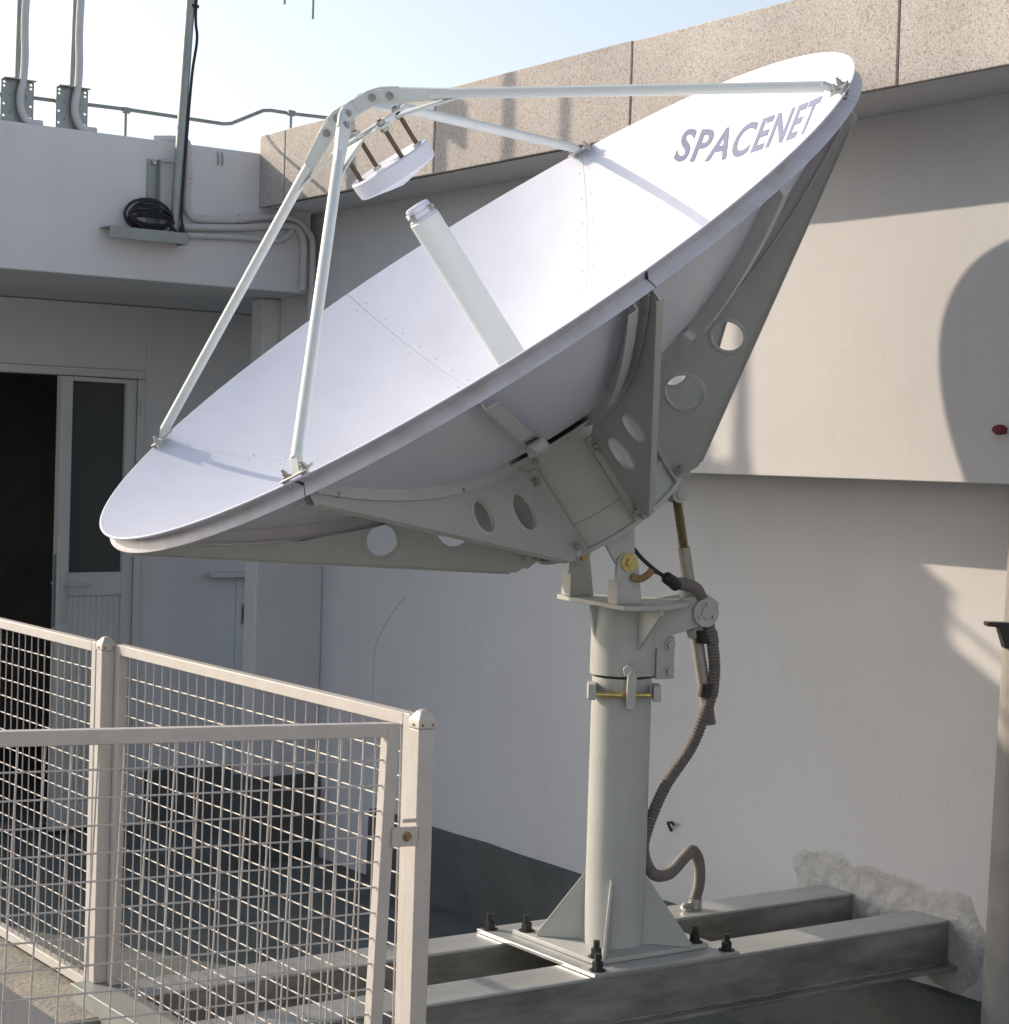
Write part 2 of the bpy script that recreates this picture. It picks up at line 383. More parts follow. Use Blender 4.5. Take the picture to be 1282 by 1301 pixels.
# dark room behind the doorway
g = MB(); g.box((DX0 - .6, YD + .202, FLOOR + .002), (DX0 - .5, 12.5, .9)); g.box((5.3, YD + .202, FLOOR + .002), (5.4, 12.5, .9)); g.box((DX0 - .6, 12.4, FLOOR + .002), (5.4, 12.55, .9)); g.box((DX0 - .49, YD + .21, FLOOR + .003), (5.29, 12.39, FLOOR + .02))
obj('dark_interior', g, 'room', bld)

# door frame and ajar leaf
fr = thing('door_frame', (3.58, YD, FLOOR), 'pale metal frame of the open dark doorway on the left', 'door frame')
g = MB(); g.box((DX0 + .002, YD - .012, DT - .045), (DX1 - .002, YD + .10, DT - .002)); obj('head', g, 'door', fr, bevel=.003)
for x0 in (DX0 + .002, DX1 - .042):
    g = MB(); g.box((x0, YD - .012, FLOOR + .002), (x0 + .04, YD + .10, DT - .0465)); obj('jamb', g, 'door', fr, bevel=.003)
hinge = V(DX1 - .045, YD + .004, FLOOR); ang = R(9)
leaf = thing('glazed_door', hinge, 'half glazed grey door leaf standing ajar with lever handle', 'door')
ax = V(-math.cos(ang), -math.sin(ang), 0); ay = V(-math.sin(ang), math.cos(ang), 0)   # ax: from hinge to lock, ay: inwards
LW = 0.445; LT = 0.05; zt = DT - .05
def lb(g, a0, a1, z0, z1, t0=0.0, t1=LT):
    return g.obox(hinge + ax * (a0 + a1) / 2 + ay * (t0 + t1) / 2 + Z * ((z0 + z1) / 2 - FLOOR), ax, ay, Z, a1 - a0, t1 - t0, z1 - z0)
for a0, a1 in ((0.0, 0.062), (LW - .065, LW)): obj('stile', lb(MB(), a0, a1, FLOOR + .02, zt), 'door', leaf, bevel=.003)
for z0, z1 in ((FLOOR + .02, FLOOR + .16), (-.765, -.645), (.335, zt)): obj('rail', lb(MB(), .0625, LW - .0655, z0, z1, .001, LT - .001), 'door', leaf, bevel=.003)
obj('glass_pane', lb(MB(), .0625, LW - .0655, -.6445, .3345, .022, .028), 'glass', leaf)
g = MB()
for i in range(9):
    wdt = (LW - .128) / 9; a = .0625 + i * wdt; lb(g, a + .001, a + wdt - .001, FLOOR + .161, -.766, .015, .03)
obj('grooved_panel', g, 'door', leaf, bevel=.002)
for t0, t1, sgn in ((-.012, -.0005, -1), (LT + .0005, LT + .012, 1)):
    h = obj('handle', lb(MB(), LW - .052, LW - .022, -.90, -.64, t0, t1), 'pipe', leaf, bevel=.004)
    g = MB(); p = hinge + ax * (LW - .037) + ay * (t0 if sgn < 0 else t1) + Z * (-.705 - FLOOR)
    q = p + ay * sgn * .045; g.tube([p, q, q + ax * (-.02), q + ax * (-.12)], .010, 8); obj('lever', g, 'pipe', h)
g = MB(); lb(g, LW + .0005, LW + .002, -.92, -.55, .012, .038); obj('lock_plate', g, 'steel_grey', leaf)
for z in (.17, -1.5):
    g = MB(); p = hinge + ax * (-.012) - ay * .008 + Z * (z - FLOOR); g.cyl(p, p + Z * .09, .011, 12); obj('hinge', g, 'nut', leaf)
# small recessed door
sdn = thing('small_door', (4.95, YD + .05, FLOOR), 'low grey door half hidden behind the white pier', 'door')
g = MB(); g.box((4.782, YD - .004, FLOOR), (4.815, YD + .07, -.684)); g.box((4.8155, YD - .003, -.72), (5.165, YD + .07, -.684)); g.box((5.166, YD - .004, FLOOR), (5.198, YD + .07, -.684)); obj('frame', g, 'door', sdn, bevel=.003)
g = MB(); g.box((4.8165, YD + .012, FLOOR + .01), (5.1645, YD + .05, -.722)); obj('leaf', g, 'door', sdn)
g = MB(); g.box((4.832, YD - .008, -.93), (4.852, YD + .0115, -.83)); obj('handle', g, 'nut', sdn)
g = MB(); g.box((4.62, YD - .07, -.676), (4.93, YD - .002, -.650)); obj('lintel', g, 'wall', sdn)

# ------------------------------------------------------------------ steel frame the dish stands on
def z_beam(name, yf, x0, x1, wdt, label, grp):
    """near web with a top flange going back and a bottom lip towards the viewer"""
    t = thing(name, (x0, yf, BEAM - .15), label, 'steel beam', grp)
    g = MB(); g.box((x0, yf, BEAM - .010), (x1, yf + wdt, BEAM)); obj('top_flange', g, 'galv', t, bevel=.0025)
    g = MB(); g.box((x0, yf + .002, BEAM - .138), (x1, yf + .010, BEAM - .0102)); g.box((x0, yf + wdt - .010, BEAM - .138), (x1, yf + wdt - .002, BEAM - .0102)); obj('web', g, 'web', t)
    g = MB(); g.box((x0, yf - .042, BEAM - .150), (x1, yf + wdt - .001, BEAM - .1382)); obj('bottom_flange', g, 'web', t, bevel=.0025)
    g = MB(); 
    p = [V(x0 + (x1 - x0) * i / 120, yf - .002 + random.uniform(-.002, .002), BEAM - .136 + random.uniform(-.002, .002)) for i in range(121)]
    g.tube(p, .0045, 6, [random.uniform(.003, .006) for _ in p]); obj('weld_seam', g, 'web', t)
    return t
z_beam('steel_beam', 4.190, 2.108, 4.70, .155, 'nearer of the two galvanised steel beams under the dish pedestal', 'beams under the dish')
z_beam('steel_beam', 4.618, 2.108, 4.70, .15, 'farther of the two galvanised steel beams, running behind the pedestal', 'beams under the dish')
eb = thing('edge_beam', (2.02, 3.9, BEAM - .15), 'grey steel edge beam along the kerb under the mesh fence', 'steel beam')
g = MB(); g.box((1.995, 3.0, BEAM - .009), (2.1065, 4.815, BEAM + .001)); obj('top_flange', g, 'steel_grey', eb, bevel=.002)
g = MB(); g.box((1.997, 3.0, BEAM - .15), (2.006, 4.80, BEAM - .0092)); obj('web', g, 'steel_grey', eb)
for y, z in ((4.715, -1.497), (4.575, -1.515), (3.9, -1.50)):
    obj('bolt', hexbolt(MB(), V(1.997, y, z), -X, .017, .016, .014), 'bolt', eb)
# posts carrying the frame down to the roof
for x, y in ((2.15, 4.27), (2.15, 4.69), (3.5, 4.27), (3.5, 4.69)):
    t = thing('frame_leg', (x, y, FLOOR), 'short steel leg under the %s beam, %s' % ('nearer' if y < 4.5 else 'farther', 'by the kerb' if x < 3 else 'below the dish pedestal'), 'steel leg', 'short legs under the beams')
    g = MB(); g.box((x - .05, y - .05, FLOOR + .012), (x + .05, y + .05, BEAM - .1505)); obj('post', g, 'steel_grey', t)
    g = MB(); g.box((x - .09, y - .09, FLOOR), (x + .09, y + .09, FLOOR + .0119)); obj('foot_plate', g, 'steel_grey', t)
# kerb
g = MB(); g.box((1.908, 4.625, FLOOR), (2.078, 7.9, -1.470))
k = obj('kerb', g, 'kerb', None, bevel=.008, loc=(2.0, 6.2, FLOOR)); tag(k, 'weathered beige concrete kerb under the left fence panel', 'kerb')
obj('coating', MB().box((1.9055, 4.6255, FLOOR), (1.9078, 7.9, -1.482)), 'coat', k)

# ------------------------------------------------------------------ fence
def post(x0, y0, label):
    t = thing('fence_post', (x0 + .019, y0 + .019, BEAM + .001), label, 'fence post', 'white square fence posts')
    s = .038
    g = MB(); g.box((x0, y0, BEAM + .001), (x0 + s, y0 + s, -.538)); obj('tube', g, 'fence', t, bevel=.003)
    e = .0015; c = V(x0 + s/2, y0 + s/2, 0); h = s/2 + e
    g = MB(); lv = [(h, -.5375), (h, -.522), (h * .9, -.517), (h * .45, -.504), (h * .18, -.501)]
    vs = []; fs = []
    for hh, z in lv: vs += [(c.x - hh, c.y - hh, z), (c.x + hh, c.y - hh, z), (c.x + hh, c.y + hh, z), (c.x - hh, c.y + hh, z)]
    for i in range(len(lv) - 1):
        for kx in range(4): a = i*4 + kx; b = i*4 + (kx + 1) % 4; fs.append((a, b, b + 4, a + 4))
    fs += [(3, 2, 1, 0), tuple(range(len(vs) - 4, len(vs)))]
    g.add(vs, fs); cp = obj('cap', g, 'fence', t, bevel=.0015)
    g = MB()
    for dx in (-.012, .012): g.cyl(V(c.x + dx, c.y - h + .0005, -.530), V(c.x + dx, c.y - h - .002, -.530), .0028, 8)
    g.cyl(V(c.x - h + .0005, c.y, -.530), V(c.x - h - .002, c.y, -.530), .0028, 8); obj('rivet', g, 'rust', cp)
    return t
POST_X = 2.043
post(POST_X, 3.204, 'near fence post with pyramid cap, at the corner of the mesh panels')
post(POST_X, 4.773, 'farther fence post with pyramid cap, between the two side panels')
post(POST_X, 6.42, 'fence post beyond the left edge, at the far end of the long panel')

wire_cache = {}
def wire_mesh(L, d, r):
    key = (round(L, 3), d, r)
    if key not in wire_cache:
        me = MB().cyl(V(0, 0, 0), V(L, 0, 0) if d == 'h' else V(0, 0, L), r, 7).mesh('wire'); me.materials.append(M['fence']); wire_cache[key] = me
    return wire_cache[key]

def panel(o, d, L, zb, zt, label, tube=.027, wr=.0019, first=.05, vfirst=.045, hook=False):
    """framed mesh panel from o along unit direction d"""
    t = thing('mesh_panel', V(o.x, o.y, zb) + d * L / 2, label, 'fence panel', 'framed wire mesh fence panels')
    nrm = V(-d.y, d.x, 0); h = tube
    def bx(a0, a1, z0, z1): return MB().obox(V(o.x, o.y, 0) + d * (a0 + a1) / 2 + Z * (z0 + z1) / 2, d, nrm, Z, a1 - a0, h, z1 - z0)
    obj('stile', bx(0, h, zb, zt), 'fence', t, bevel=.002); obj('stile', bx(L - h, L, zb, zt), 'fence', t, bevel=.002)
    obj('top_rail', bx(h + .0003, L - h - .0003, zt - h, zt), 'fence', t, bevel=.002)
    obj('bottom_rail', bx(h + .0003, L - h - .0003, zb, zb + h), 'fence', t, bevel=.002)
    rot = Matrix.Rotation(math.atan2(d.y, d.x), 4, 'Z')
    z = zt - h - first
    while z > zb + h + .01:
        place('wire', wire_mesh(L - h * .8, 'h', wr), t, Matrix.Translation(V(o.x, o.y, z) + d * h * .4 - nrm * .0005) @ rot); z -= .05
    a = L - h - vfirst
    while a > h + .01:
        place('wire', wire_mesh(zt - zb - h * .8, 'v', wr), t, Matrix.Translation(V(o.x, o.y, zb + h * .4) + d * a + nrm * .0036) @ rot); a -= .05
    return t
FD = V(1, 0, 0)
front = panel(V(1.992, 3.2135, 0) - FD * 1.642, FD, 1.642, -1.452, -.5235, 'mesh panel facing the camera across the bottom left corner', first=.046, vfirst=.043)
side1 = panel(V(2.0905, 3.293, 0), Y, 1.475, -1.452, -.5200, 'sunlit mesh side panel running back between the two capped posts', first=.058, vfirst=.05)
side2 = panel(V(2.058, 4.820, 0), Y, 1.59, -1.452, -.5190, 'mesh side panel at the left edge, beyond the farther capped post', first=.05, vfirst=.03)
g = MB(); g.box((1.985, 3.1935, -.766), (2.046, 3.1972, -.727)); g.box((2.0431, 3.1935, -.766), (2.0462, 3.2035, -.727)); g.box((2.010, 3.1975, -.720), (2.0425, 3.2035, -.712))
br = obj('bracket', g, 'fence', front, bevel=.001)
obj('bolt', hexbolt(MB(), V(2.018, 3.1935, -.746), -Y, .0068, .006), 'rust', br)
# this panel hangs a little out of level, its far end lifted
piv = V(2.02, 3.2135, -.64); rq = Matrix.Rotation(R(2.0), 3, 'Y'); front.location = piv + rq @ (front.location - piv); front.rotation_euler = (0, R(2.0), 0)

# ------------------------------------------------------------------ satellite dish
C0 = V(2.9728, 4.4944, .4851); DN = V(-.5853, .1098, .8034).normalized()
E1 = V(-.1843, -.9829, 0).normalized(); E2 = DN.cross(E1).normalized()
RD, DEP = 1.2, .45
PX, PY = 3.498, 4.3965                 # pedestal axis
HV = V(.983, -.184, 0).normalized(); NV = V(.184, .983, 0).normalized()   # away from the beam, and the elevation axis
A0 = R(40.5)
def dp(u, v, t): return C0 + E1 * u + E2 * v + DN * t
def dpol(a, r, t): return C0 + (E1 * math.cos(a) + E2 * math.sin(a)) * r + DN * t
def para(r): return -DEP * (1 - (r / RD) ** 2)
dish = thing('satellite_dish', (PX, PY, BEAM + .002), 'large white satellite dish tilted up on a pale green steel pedestal', 'satellite dish')

# eight petals, each with its seam flanges
prof_r = [.06 + (RD - .06) * i / 22 for i in range(23)]
gap = R(.035)
prof = [(r, para(r)) for r in prof_r] + [(RD + .005, -.0005), (RD + .005, -.004)] + [(r, para(r) - .004) for r in reversed(prof_r)]
g = MB(); g.lathe(prof, V(0, 0, 0), X, Y, Z, 18, gap, R(45) - gap, closed_prof=True)
petal_me = g.mesh('petal', smooth=30); petal_me.materials.append(M['dish'])
def rim_profile():
    return [(RD + .004, -.0043), (RD - .004, -.0075), (RD - .020, -.022), (RD + .002, -.0440), (RD + .003, -.047), (RD - .002, -.049), (RD - .034, -.049), (RD - .034, -.034), (RD - .026, -.029), (RD - .008, -.0105)]
g = MB(); g.lathe(rim_profile(), V(0, 0, 0), X, Y, Z, 18, R(.10), R(44.9), closed_prof=True)
rim_me = g.mesh('rim_segment', smooth=30); rim_me.materials.append(M['rim'])
DM = frame_m(C0, E1, E2, DN)
for i in range(8):
    mm = DM @ Matrix.Rotation(A0 + i * R(45), 4, 'Z')
    place('petal', petal_me, dish, mm); place('rim_segment', rim_me, dish, mm)

g = MB()
for i in range(8):
    a = A0 + R(45) * i
    for sg in (-1, 1):
        for k in range(11):
            r = .20 + .093 * k; p = dpol(a + sg * .020 / r, r, para(r)); nn = (DN - (E1 * math.cos(a) + E2 * math.sin(a)) * (2 * DEP * r / RD ** 2)).normalized()
            g.cyl(p - nn * .001, p + nn * .0016, .0055, 8, .0030)
rv = obj('seam_rivets', g, 'dish', dish); rv['kind'] = 'stuff'

# back ribs (fins) with pressed holes
top = [(r, para(r) - .010) for r in (.245, .40, .55, .70, .85, 1.0, 1.12, 1.165)]
fin_outer = [(.245, -.505)] + [(r, t) for r, t in top[1:]] + [(1.183, -.052), (1.188, -.078), (.345, -.748), (.325, -.762), (.252, -.772)]
fin_me = holed_plate('rib_plate', fin_outer, [(.405, -.548, .054), (.597, -.454, .045)], .004)
fin_me.materials.append(M['mount'])
def fin_m(a):
    rr = E1 * math.cos(a) + E2 * math.sin(a); return frame_m(C0, rr, DN, rr.cross(DN))
lipg = MB()
for cx, cy, r in ((.405, -.548, .054), (.597, -.454, .045)):
    for sg in (-1, 1):
        lipg.lathe([(r - .001, 0.0), (r - .001, sg * .0062), (r + .003, sg * .0062), (r + .010, sg * .0025)], V(cx, cy, 0), X, Y, Z, 28)
a_, b_ = V(1.183, -.081, 0), V(.345, -.751, 0)
lipg.bar(a_, b_, Z, .020, .004)                                       # folded lower edge
lipg.obox(V(.252, -.635, .010), X, Y, Z, .006, .275, .020); lipg.obox(V(.252, -.635, -.010), X, Y, Z, .006, .275, .020)   # bolting angle on the drum
lip_me = lipg.mesh('rib_flange'); lip_me.materials.append(M['mount'])
def bolt_mesh(r, h, stud=0.0, m='nut'):
    me = hexbolt(MB(), V(0, 0, 0), Z, r, h, stud).mesh('bolt'); me.materials.append(M[m]); return me
big_bolt, mid_bolt, small_bolt, clamp_me = bolt_mesh(.009, .010), bolt_mesh(.0075, .007), bolt_mesh(.006, .007), bolt_mesh(.0075, .009, .008)
wa_me = MB().obox(V(0, 0, 0), X, Y, Z, .032, .045, .0035).mesh('washer_plate'); wa_me.materials.append(M['mount'])
FLIP = Matrix.Rotation(math.pi, 4, 'X')
def sub(name, me, parent, local):
    o = bpy.data.objects.new(name, me); COL.objects.link(o); o.parent = parent; o.matrix_local = local; BASE[o.name] = BASE[parent.name]; return o
def z_to(p, d):
    d = d.normalized(); u = d.orthogonal().normalized(); return frame_m(p, u, d.cross(u), d)
for i in range(8):
    m4 = fin_m(A0 + i * R(45))
    f = place('rib_plate', fin_me, dish, m4)
    sub('flange', lip_me, f, Matrix())
    for sg in (-1, 1):
        fl_ = Matrix() if sg > 0 else FLIP
        for y in (-.525, -.745):
            sub('washer_plate', wa_me, f, Matrix.Translation(V(.276, y - .006, sg * .004)))
            sub('bolt', big_bolt, f, Matrix.Translation(V(.275, y, sg * .0055)) @ fl_)
        for r, t in ((.62, para(.62) - .030), (1.10, para(1.10) - .030)):
            sub('bolt', small_bolt, f, Matrix.Translation(V(r, t, sg * .002)) @ fl_)
# seam flanges of the petals, and angle stiffeners half way between the ribs
def back_strip(a, da, r0, r1, depth, th, lip=0.0, n=10):
    g = MB(); tz = E1 * -math.sin(a) + E2 * math.cos(a); 
    for i in range(n):
        q0, q1 = r0 + (r1 - r0) * i / n, r0 + (r1 - r0) * (i + 1) / n
        a0_, a1_ = dpol(a, q0, para(q0) - .004) + tz * da, dpol(a, q1, para(q1) - .004) + tz * da
        vs = []
        for p in (a0_, a1_):
            for k in (0, 1):
                for s in (-.5, .5): vs.append(p - DN * depth * k + tz * th * s)
        g.add(vs, [(0, 1, 5, 4), (2, 6, 7, 3), (0, 4, 6, 2), (1, 3, 7, 5)] + ([(0, 2, 3, 1)] if i == 0 else []) + ([(4, 5, 7, 6)] if i == n - 1 else []))
        if lip:
            vs = []
            for p in (a0_, a1_):
                for k in (depth - .003, depth):
                    for s in (0, lip): vs.append(p - DN * k + tz * s)
            g.add(vs, [(0, 1, 5, 4), (2, 6, 7, 3), (0, 4, 6, 2), (1, 3, 7, 5), (0, 2, 3, 1), (4, 5, 7, 6)])
    return g
for i in range(8):
    a = A0 + R(45) * i
    for sg in (-1, 1):
        obj('seam_flange', back_strip(a, sg * .008, .28, 1.165, .034, .004), 'back', dish)
    am = a + R(22.5)
    st = obj('stiffener', back_strip(am, 0.0, .66, 1.16, .045, .004, .034), 'back', dish)
    g = MB(); tz = E1 * -math.sin(am) + E2 * math.cos(am); p = dpol(am, .655, para(.655) - .026)
    sl = (dpol(am, .70, para(.70)) - dpol(am, .62, para(.62))).normalized(); g.obox(p, sl, tz, sl.cross(tz), .05, .055, .028)
    obj('bracket', g, 'back', st, bevel=.002)
    st = obj('stiffener', back_strip(a, -.045, .70, 1.155, .040, .004, -.028), 'back', dish)
# ring angle under the petals where they meet the drum
g = MB(); g.lathe([(.245, -.452), (.345, -.432), (.345, -.437), (.262, -.458), (.262, -.490), (.245, -.490)], C0, E1, E2, DN, 64, closed_prof=True); obj('centre_ring', g, 'mount', dish)
for i in range(16):
    a = A0 + R(22.5) * (i + .33); place('ring_bolt', mid_bolt, dish, z_to(dpol(a, .262, -.474), E1 * math.cos(a) + E2 * math.sin(a)))
# hub drum
g = MB(); g.lathe([(.0, -.46), (.246, -.465), (.246, -.500), (.238, -.502), (.238, -.695), (.244, -.697), (.244, -.706), (.238, -.708), (.238, -.772), (.250, -.774), (.250, -.786), (.236, -.788), (.0, -.788)], C0, E1, E2, DN, 64); obj('hub_drum', g, 'mount', dish)

# feed tube
g = MB(); g.lathe([(0, -.45), (.058, -.45), (.058, -.438), (.0445, -.430), (.0445, .215), (.041, .217), (.041, .222), (.036, .222)], C0, E1, E2, DN, 40); ft = obj('feed_tube', g, 'strut', dish)
g = MB(); g.lathe([(.036, .215), (.036, .232), (.0405, .233), (.0405, .238), (.036, .239), (.036, .252), (.033, .256), (.0, .256)], C0, E1, E2, DN, 40); obj('feed_cap', g, 'dish', ft)
for i in range(4):
    a = R(30 + 90 * i); place('cap_screw', small_bolt, ft, z_to(dpol(a, .0400, .2355), E1 * math.cos(a) + E2 * math.sin(a)))

# four struts, gusset plates, sub-reflector on threaded rods
for i in range(4):
    a = A0 + R(90) * i; rr = E1 * math.cos(a) + E2 * math.sin(a); tz = rr.cross(DN)
    p0 = dpol(a, 1.178, .014); p1 = dpol(a, .215, .497); d = (p1 - p0).normalized()
    g = MB(); g.cyl(p0 + d * .03, p1, .0148, 16); s = obj('strut', g, 'strut', dish)
    g = MB(); g.prism([(1.168, .004), (1.188, .002), (1.155, .040), (1.135, .036)], C0, rr, DN, tz, .026); obj('strut_end', g, 'strut', s, bevel=.003)
    g = MB(); g.prism([(0, .590), (.060, .590), (.100, .580), (.142, .558), (.128, .522), (.085, .541), (.05, .546), (0, .546)], C0, rr, DN, tz, .009); obj('gusset_plate', g, 'strut', s, bevel=.0015)
    g = MB(); g.prism([(.088, .579), (.135, .559), (.265, .487), (.253, .463), (.120, .519), (.078, .541)], C0, rr, DN, tz, .016); obj('flattened_end', g, 'strut', s, bevel=.002)
    g = MB(); g.prism([(-.03, 0), (.03, 0), (.012, .19), (-.012, .19)], dpol(a, .105, .492), tz, (dpol(a, .29, .452) - dpol(a, .105, .492)).normalized(), DN, .006); obj('flared_plate', g, 'strut', s, bevel=.0015)
    for r_, t_ in ((.062, .567), (.112, .547)):
        for sg in (-1, 1): place('bolt', mid_bolt, s, z_to(dpol(a, r_, t_) + tz * sg * (.0045 if r_ < .08 else .008), tz * sg))
    # foot clamp on the rim
    g = MB(); c = dpol(a, 1.182, .006); g.obox(c, rr, tz, DN, .040, .080, .005); obj('foot_clamp', g, 'nut', s, bevel=.0015)
    for k in (-.028, .028):
        place('clamp_bolt', clamp_me, s, z_to(c + tz * k + DN * .0025, DN)); place('clamp_bolt', clamp_me, s, z_to(c + tz * k - DN * .0025 + rr * .01, -DN))
g = MB()
g.obox(C0 + DN * .492, E1, E2, DN, .25, .034, .006); g.obox(C0 + DN * .4985, E2, E1, DN, .25, .034, .006); obj('cross_bar', g, 'strut', dish, bevel=.0015)
g = MB()
g.lathe([(0, .392), (.040, .392), (.050, .386), (.095, .386), (.112, .396), (.119, .396), (.122, .392), (.119, .350), (.112, .345), (.08, .339), (.04, .330), (.0, .322)], C0, E1, E2, DN, 56)
sub = obj('sub_reflector', g, 'dish', dish)
for i in range(4):
    a = R(90 * i); 
    rod = obj('threaded_rod', MB().cyl(dpol(a, .098, .386), dpol(a, .098, .512), .0065, 10), 'rod', dish)
    g = MB()
    pass
    for t_ in (.390, .482, .502): obj('nut', MB().cyl(dpol(a, .098, t_ - .005), dpol(a, .098, t_ + .006), .0125, 6), 'nut', rod)

# lettering on the reflector
def lettering(txt, u0, u1, v0, v1, parent):
    cu = bpy.data.curves.new('lettering', 'FONT'); cu.body = txt; cu.resolution_u = 5; cu.size = 1; cu.offset = .026; cu.space_character = 1.12
    to = bpy.data.objects.new('lettering', cu); me = bpy.data.meshes.new_from_object(to); bpy.data.objects.remove(to)
    bm = bmesh.new(); bm.from_mesh(me); bmesh.ops.remove_doubles(bm, verts=bm.verts, dist=1e-5)
    for _ in range(2):
        bmesh.ops.triangulate(bm, faces=bm.faces); bmesh.ops.subdivide_edges(bm, edges=[e for e in bm.edges if e.calc_length() > .09], cuts=1)
    xs = [v.co.x for v in bm.verts]; ysv = [v.co.y for v in bm.verts]; x0, x1, y0, y1 = min(xs), max(xs), min(ysv), max(ysv)
    b = base_of(parent)
    for v in bm.verts:
        u = u0 + (u1 - u0) * (v.co.x - x0) / (x1 - x0); q = v0 + (v1 - v0) * (v.co.y - y0) / (y1 - y0)
        q -= .055 * max(0.0, (u - .05) / .43) ** 2; v.co = dp(u, q, para(math.hypot(u, q)) + .0016) - b
    bmesh.ops.triangulate(bm, faces=bm.faces); bm.to_mesh(me); bm.free(); me.name = 'lettering'
    return obj('lettering', me, 'letter', parent)
lettering("SPACENET", -.355, .485, .950, 1.048, dish)

# pedestal
def ph(h, n, z): return V(PX, PY, 0) + HV * h + NV * n + Z * z
g = MB(); g.box((3.262, 4.176, BEAM + .001), (3.795, 4.762, BEAM + .013)); obj('lower_plate', g, 'galv', dish, bevel=.002)
g = MB(); g.box((3.318, 4.246, BEAM + .0135), (3.735, 4.655, BEAM + .027)); obj('upper_plate', g, 'mount', dish, bevel=.002)
zb = BEAM + .0275
g = MB(); g.cyl(V(PX, PY, zb), V(PX, PY, -.62), .0875, 48); obj('pedestal_pipe', g, 'mount', dish)
for d in (V(-1, -1, 0), V(1, -1, 0), V(1, 1, 0), V(-1, 1, 0)):
    d = d.normalized(); s = d.cross(Z); L = .228
    g = MB(); g.prism([(.086, 0), (L, 0), (L, .010), (.0862, .205)], V(PX, PY, zb + .0003), d, Z, s, .009); obj('gusset', g, 'mount', dish, bevel=.0015)
for x, y, z in ((3.345, 4.28, zb), (3.345, 4.62, zb), (3.71, 4.28, zb), (3.71, 4.62, zb), (3.292, 4.205, BEAM + .0132), (3.292, 4.735, BEAM + .0132), (3.768, 4.205, BEAM + .0132), (3.768, 4.735, BEAM + .0132)):
    obj('anchor_bolt', hexbolt(MB(), V(x, y, z), Z, .0165, .022, .022), 'bolt', dish)
for x, y in ((3.292, 4.215), (3.768, 4.215)):
    pass
# rotating sleeve
g = MB(); g.lathe([(.0885, -.612), (.0945, -.612), (.0945, -.415), (.0, -.415)], V(PX, PY, 0), X, Y, Z, 48); obj('sleeve', g, 'mount', dish)
g = MB(); g.prism([(-.115, .215), (-.075, .235), (.03, .205), (.20, .05), (.20, -.05), (.03, -.205), (-.075, -.235), (-.115, -.215)], V(PX, PY, -.404), HV, NV, Z, .014); tp = obj('top_plate', g, 'mount', dish, bevel=.002)
# webs below the top plate
for s in (1, -1):
    g = MB(); g.prism([(.0948, -.4118), (.225, -.4118), (.225, -.425), (.0948, -.535)], V(PX, PY, 0), NV * s, Z, HV, .010); obj('web', g, 'mount', dish, bevel=.001)
g = MB(); g.prism([(-.0948, -.4118), (-.115, -.4118), (-.0948, -.50)], V(PX, PY, 0), HV, Z, NV, .01); obj('web', g, 'mount', dish)
# arm to the jack
g = MB()
for s in (-1, 1): g.prism([(.05, -.4118), (.245, -.375), (.285, -.40), (.285, -.435), (.245, -.465), (.12, -.50), (.05, -.56)], V(PX, PY, 0) + NV * .05 * s, HV, Z, NV, .010)
obj('jack_arm', g, 'mount', dish, bevel=.002)
# split clamp ears with bolts, and the azimuth adjuster
for s in (1, -1): ear = obj('clamp_ear', MB().obox(ph(.118, s * .010 - .03, -.563), HV, NV, Z, .060, .010, .125), 'mount', dish, bevel=.003)
for z in (-.525, -.600): obj('clamp_bolt', hexbolt(MB(), ph(.130, -.0455, z), -NV, .0125, .010), 'mount', ear)
AZ = V(.8206, -.5713, 0)   # along the adjuster rod
AN = V(-.5713, -.8206, 0)
def pa(a, n, z): return V(PX, PY, 0) + AZ * a + AN * n + Z * z
g = MB(); g.cyl(pa(-.083, .112, -.662), pa(.005, .112, -.662), .0082, 12); g.cyl(pa(.03, .112, -.660), pa(.078, .112, -.660), .0082, 12); obj('adjuster_rod', g, 'brass', dish)
g = MB(); g.prism([(-.012, -.70), (.014, -.70), (.016, -.60), (.004, -.585), (-.010, -.60)], pa(.018, .115, 0), AZ, Z, AN, .045); g.cyl(pa(.014, .09, -.592), pa(.014, .125, -.592), .020, 6); obj('adjuster_lug', g, 'mount', dish, bevel=.002)
for a in (-.092, .095):
    g = MB(); g.obox(pa(a, .080, -.655), AZ, AN, Z, .022, .085, .045); obj('adjuster_lug', g, 'mount', dish, bevel=.002)
g = MB(); g.cyl(pa(-.004, .112, -.662), pa(.006, .112, -.662), .014, 6); obj('nut', g, 'rust', dish)
# yoke plates and hub lugs on the elevation axis
PIV = -.279
for s in (1, -1):
    O = V(PX, PY, 0)
    g = MB(); g.prism([(-.113, -.3968), (-.027, -.3968), (-.040, -.300), (-.047, -.268), (-.062, -.252), (-.090, -.252), (-.106, -.268), (-.112, -.300)], O + NV * s * .152, HV, Z, NV, .013); obj('yoke_plate', g, 'mount', dish, bevel=.002)
    g = MB(); g.prism([(-.118, -.3967), (-.1135, -.3967), (-.1135, -.330), (-.118, -.330)], O + NV * s * .150, HV, Z, NV, .060); g.prism([(-.150, -.2145), (-.052, -.1435), (-.046, -.265), (-.066, -.304), (-.094, -.300), (-.112, -.275)], O + NV * s * .137, HV, Z, NV, .012); obj('hub_lug', g, 'mount', dish, bevel=.002)
    g = MB(); a = O + HV * -.074 + Z * PIV + NV * s * .115; b = O + HV * -.074 + Z * PIV
    g.cyl(a, b + NV * s * .172, .0115, 12); g.cyl(b + NV * s * .1588, b + NV * s * .164, .0265, 22); g.cyl(b + NV * s * .164, b + NV * s * .170, .011, 6); obj('pivot_bolt', g, 'brass', dish)
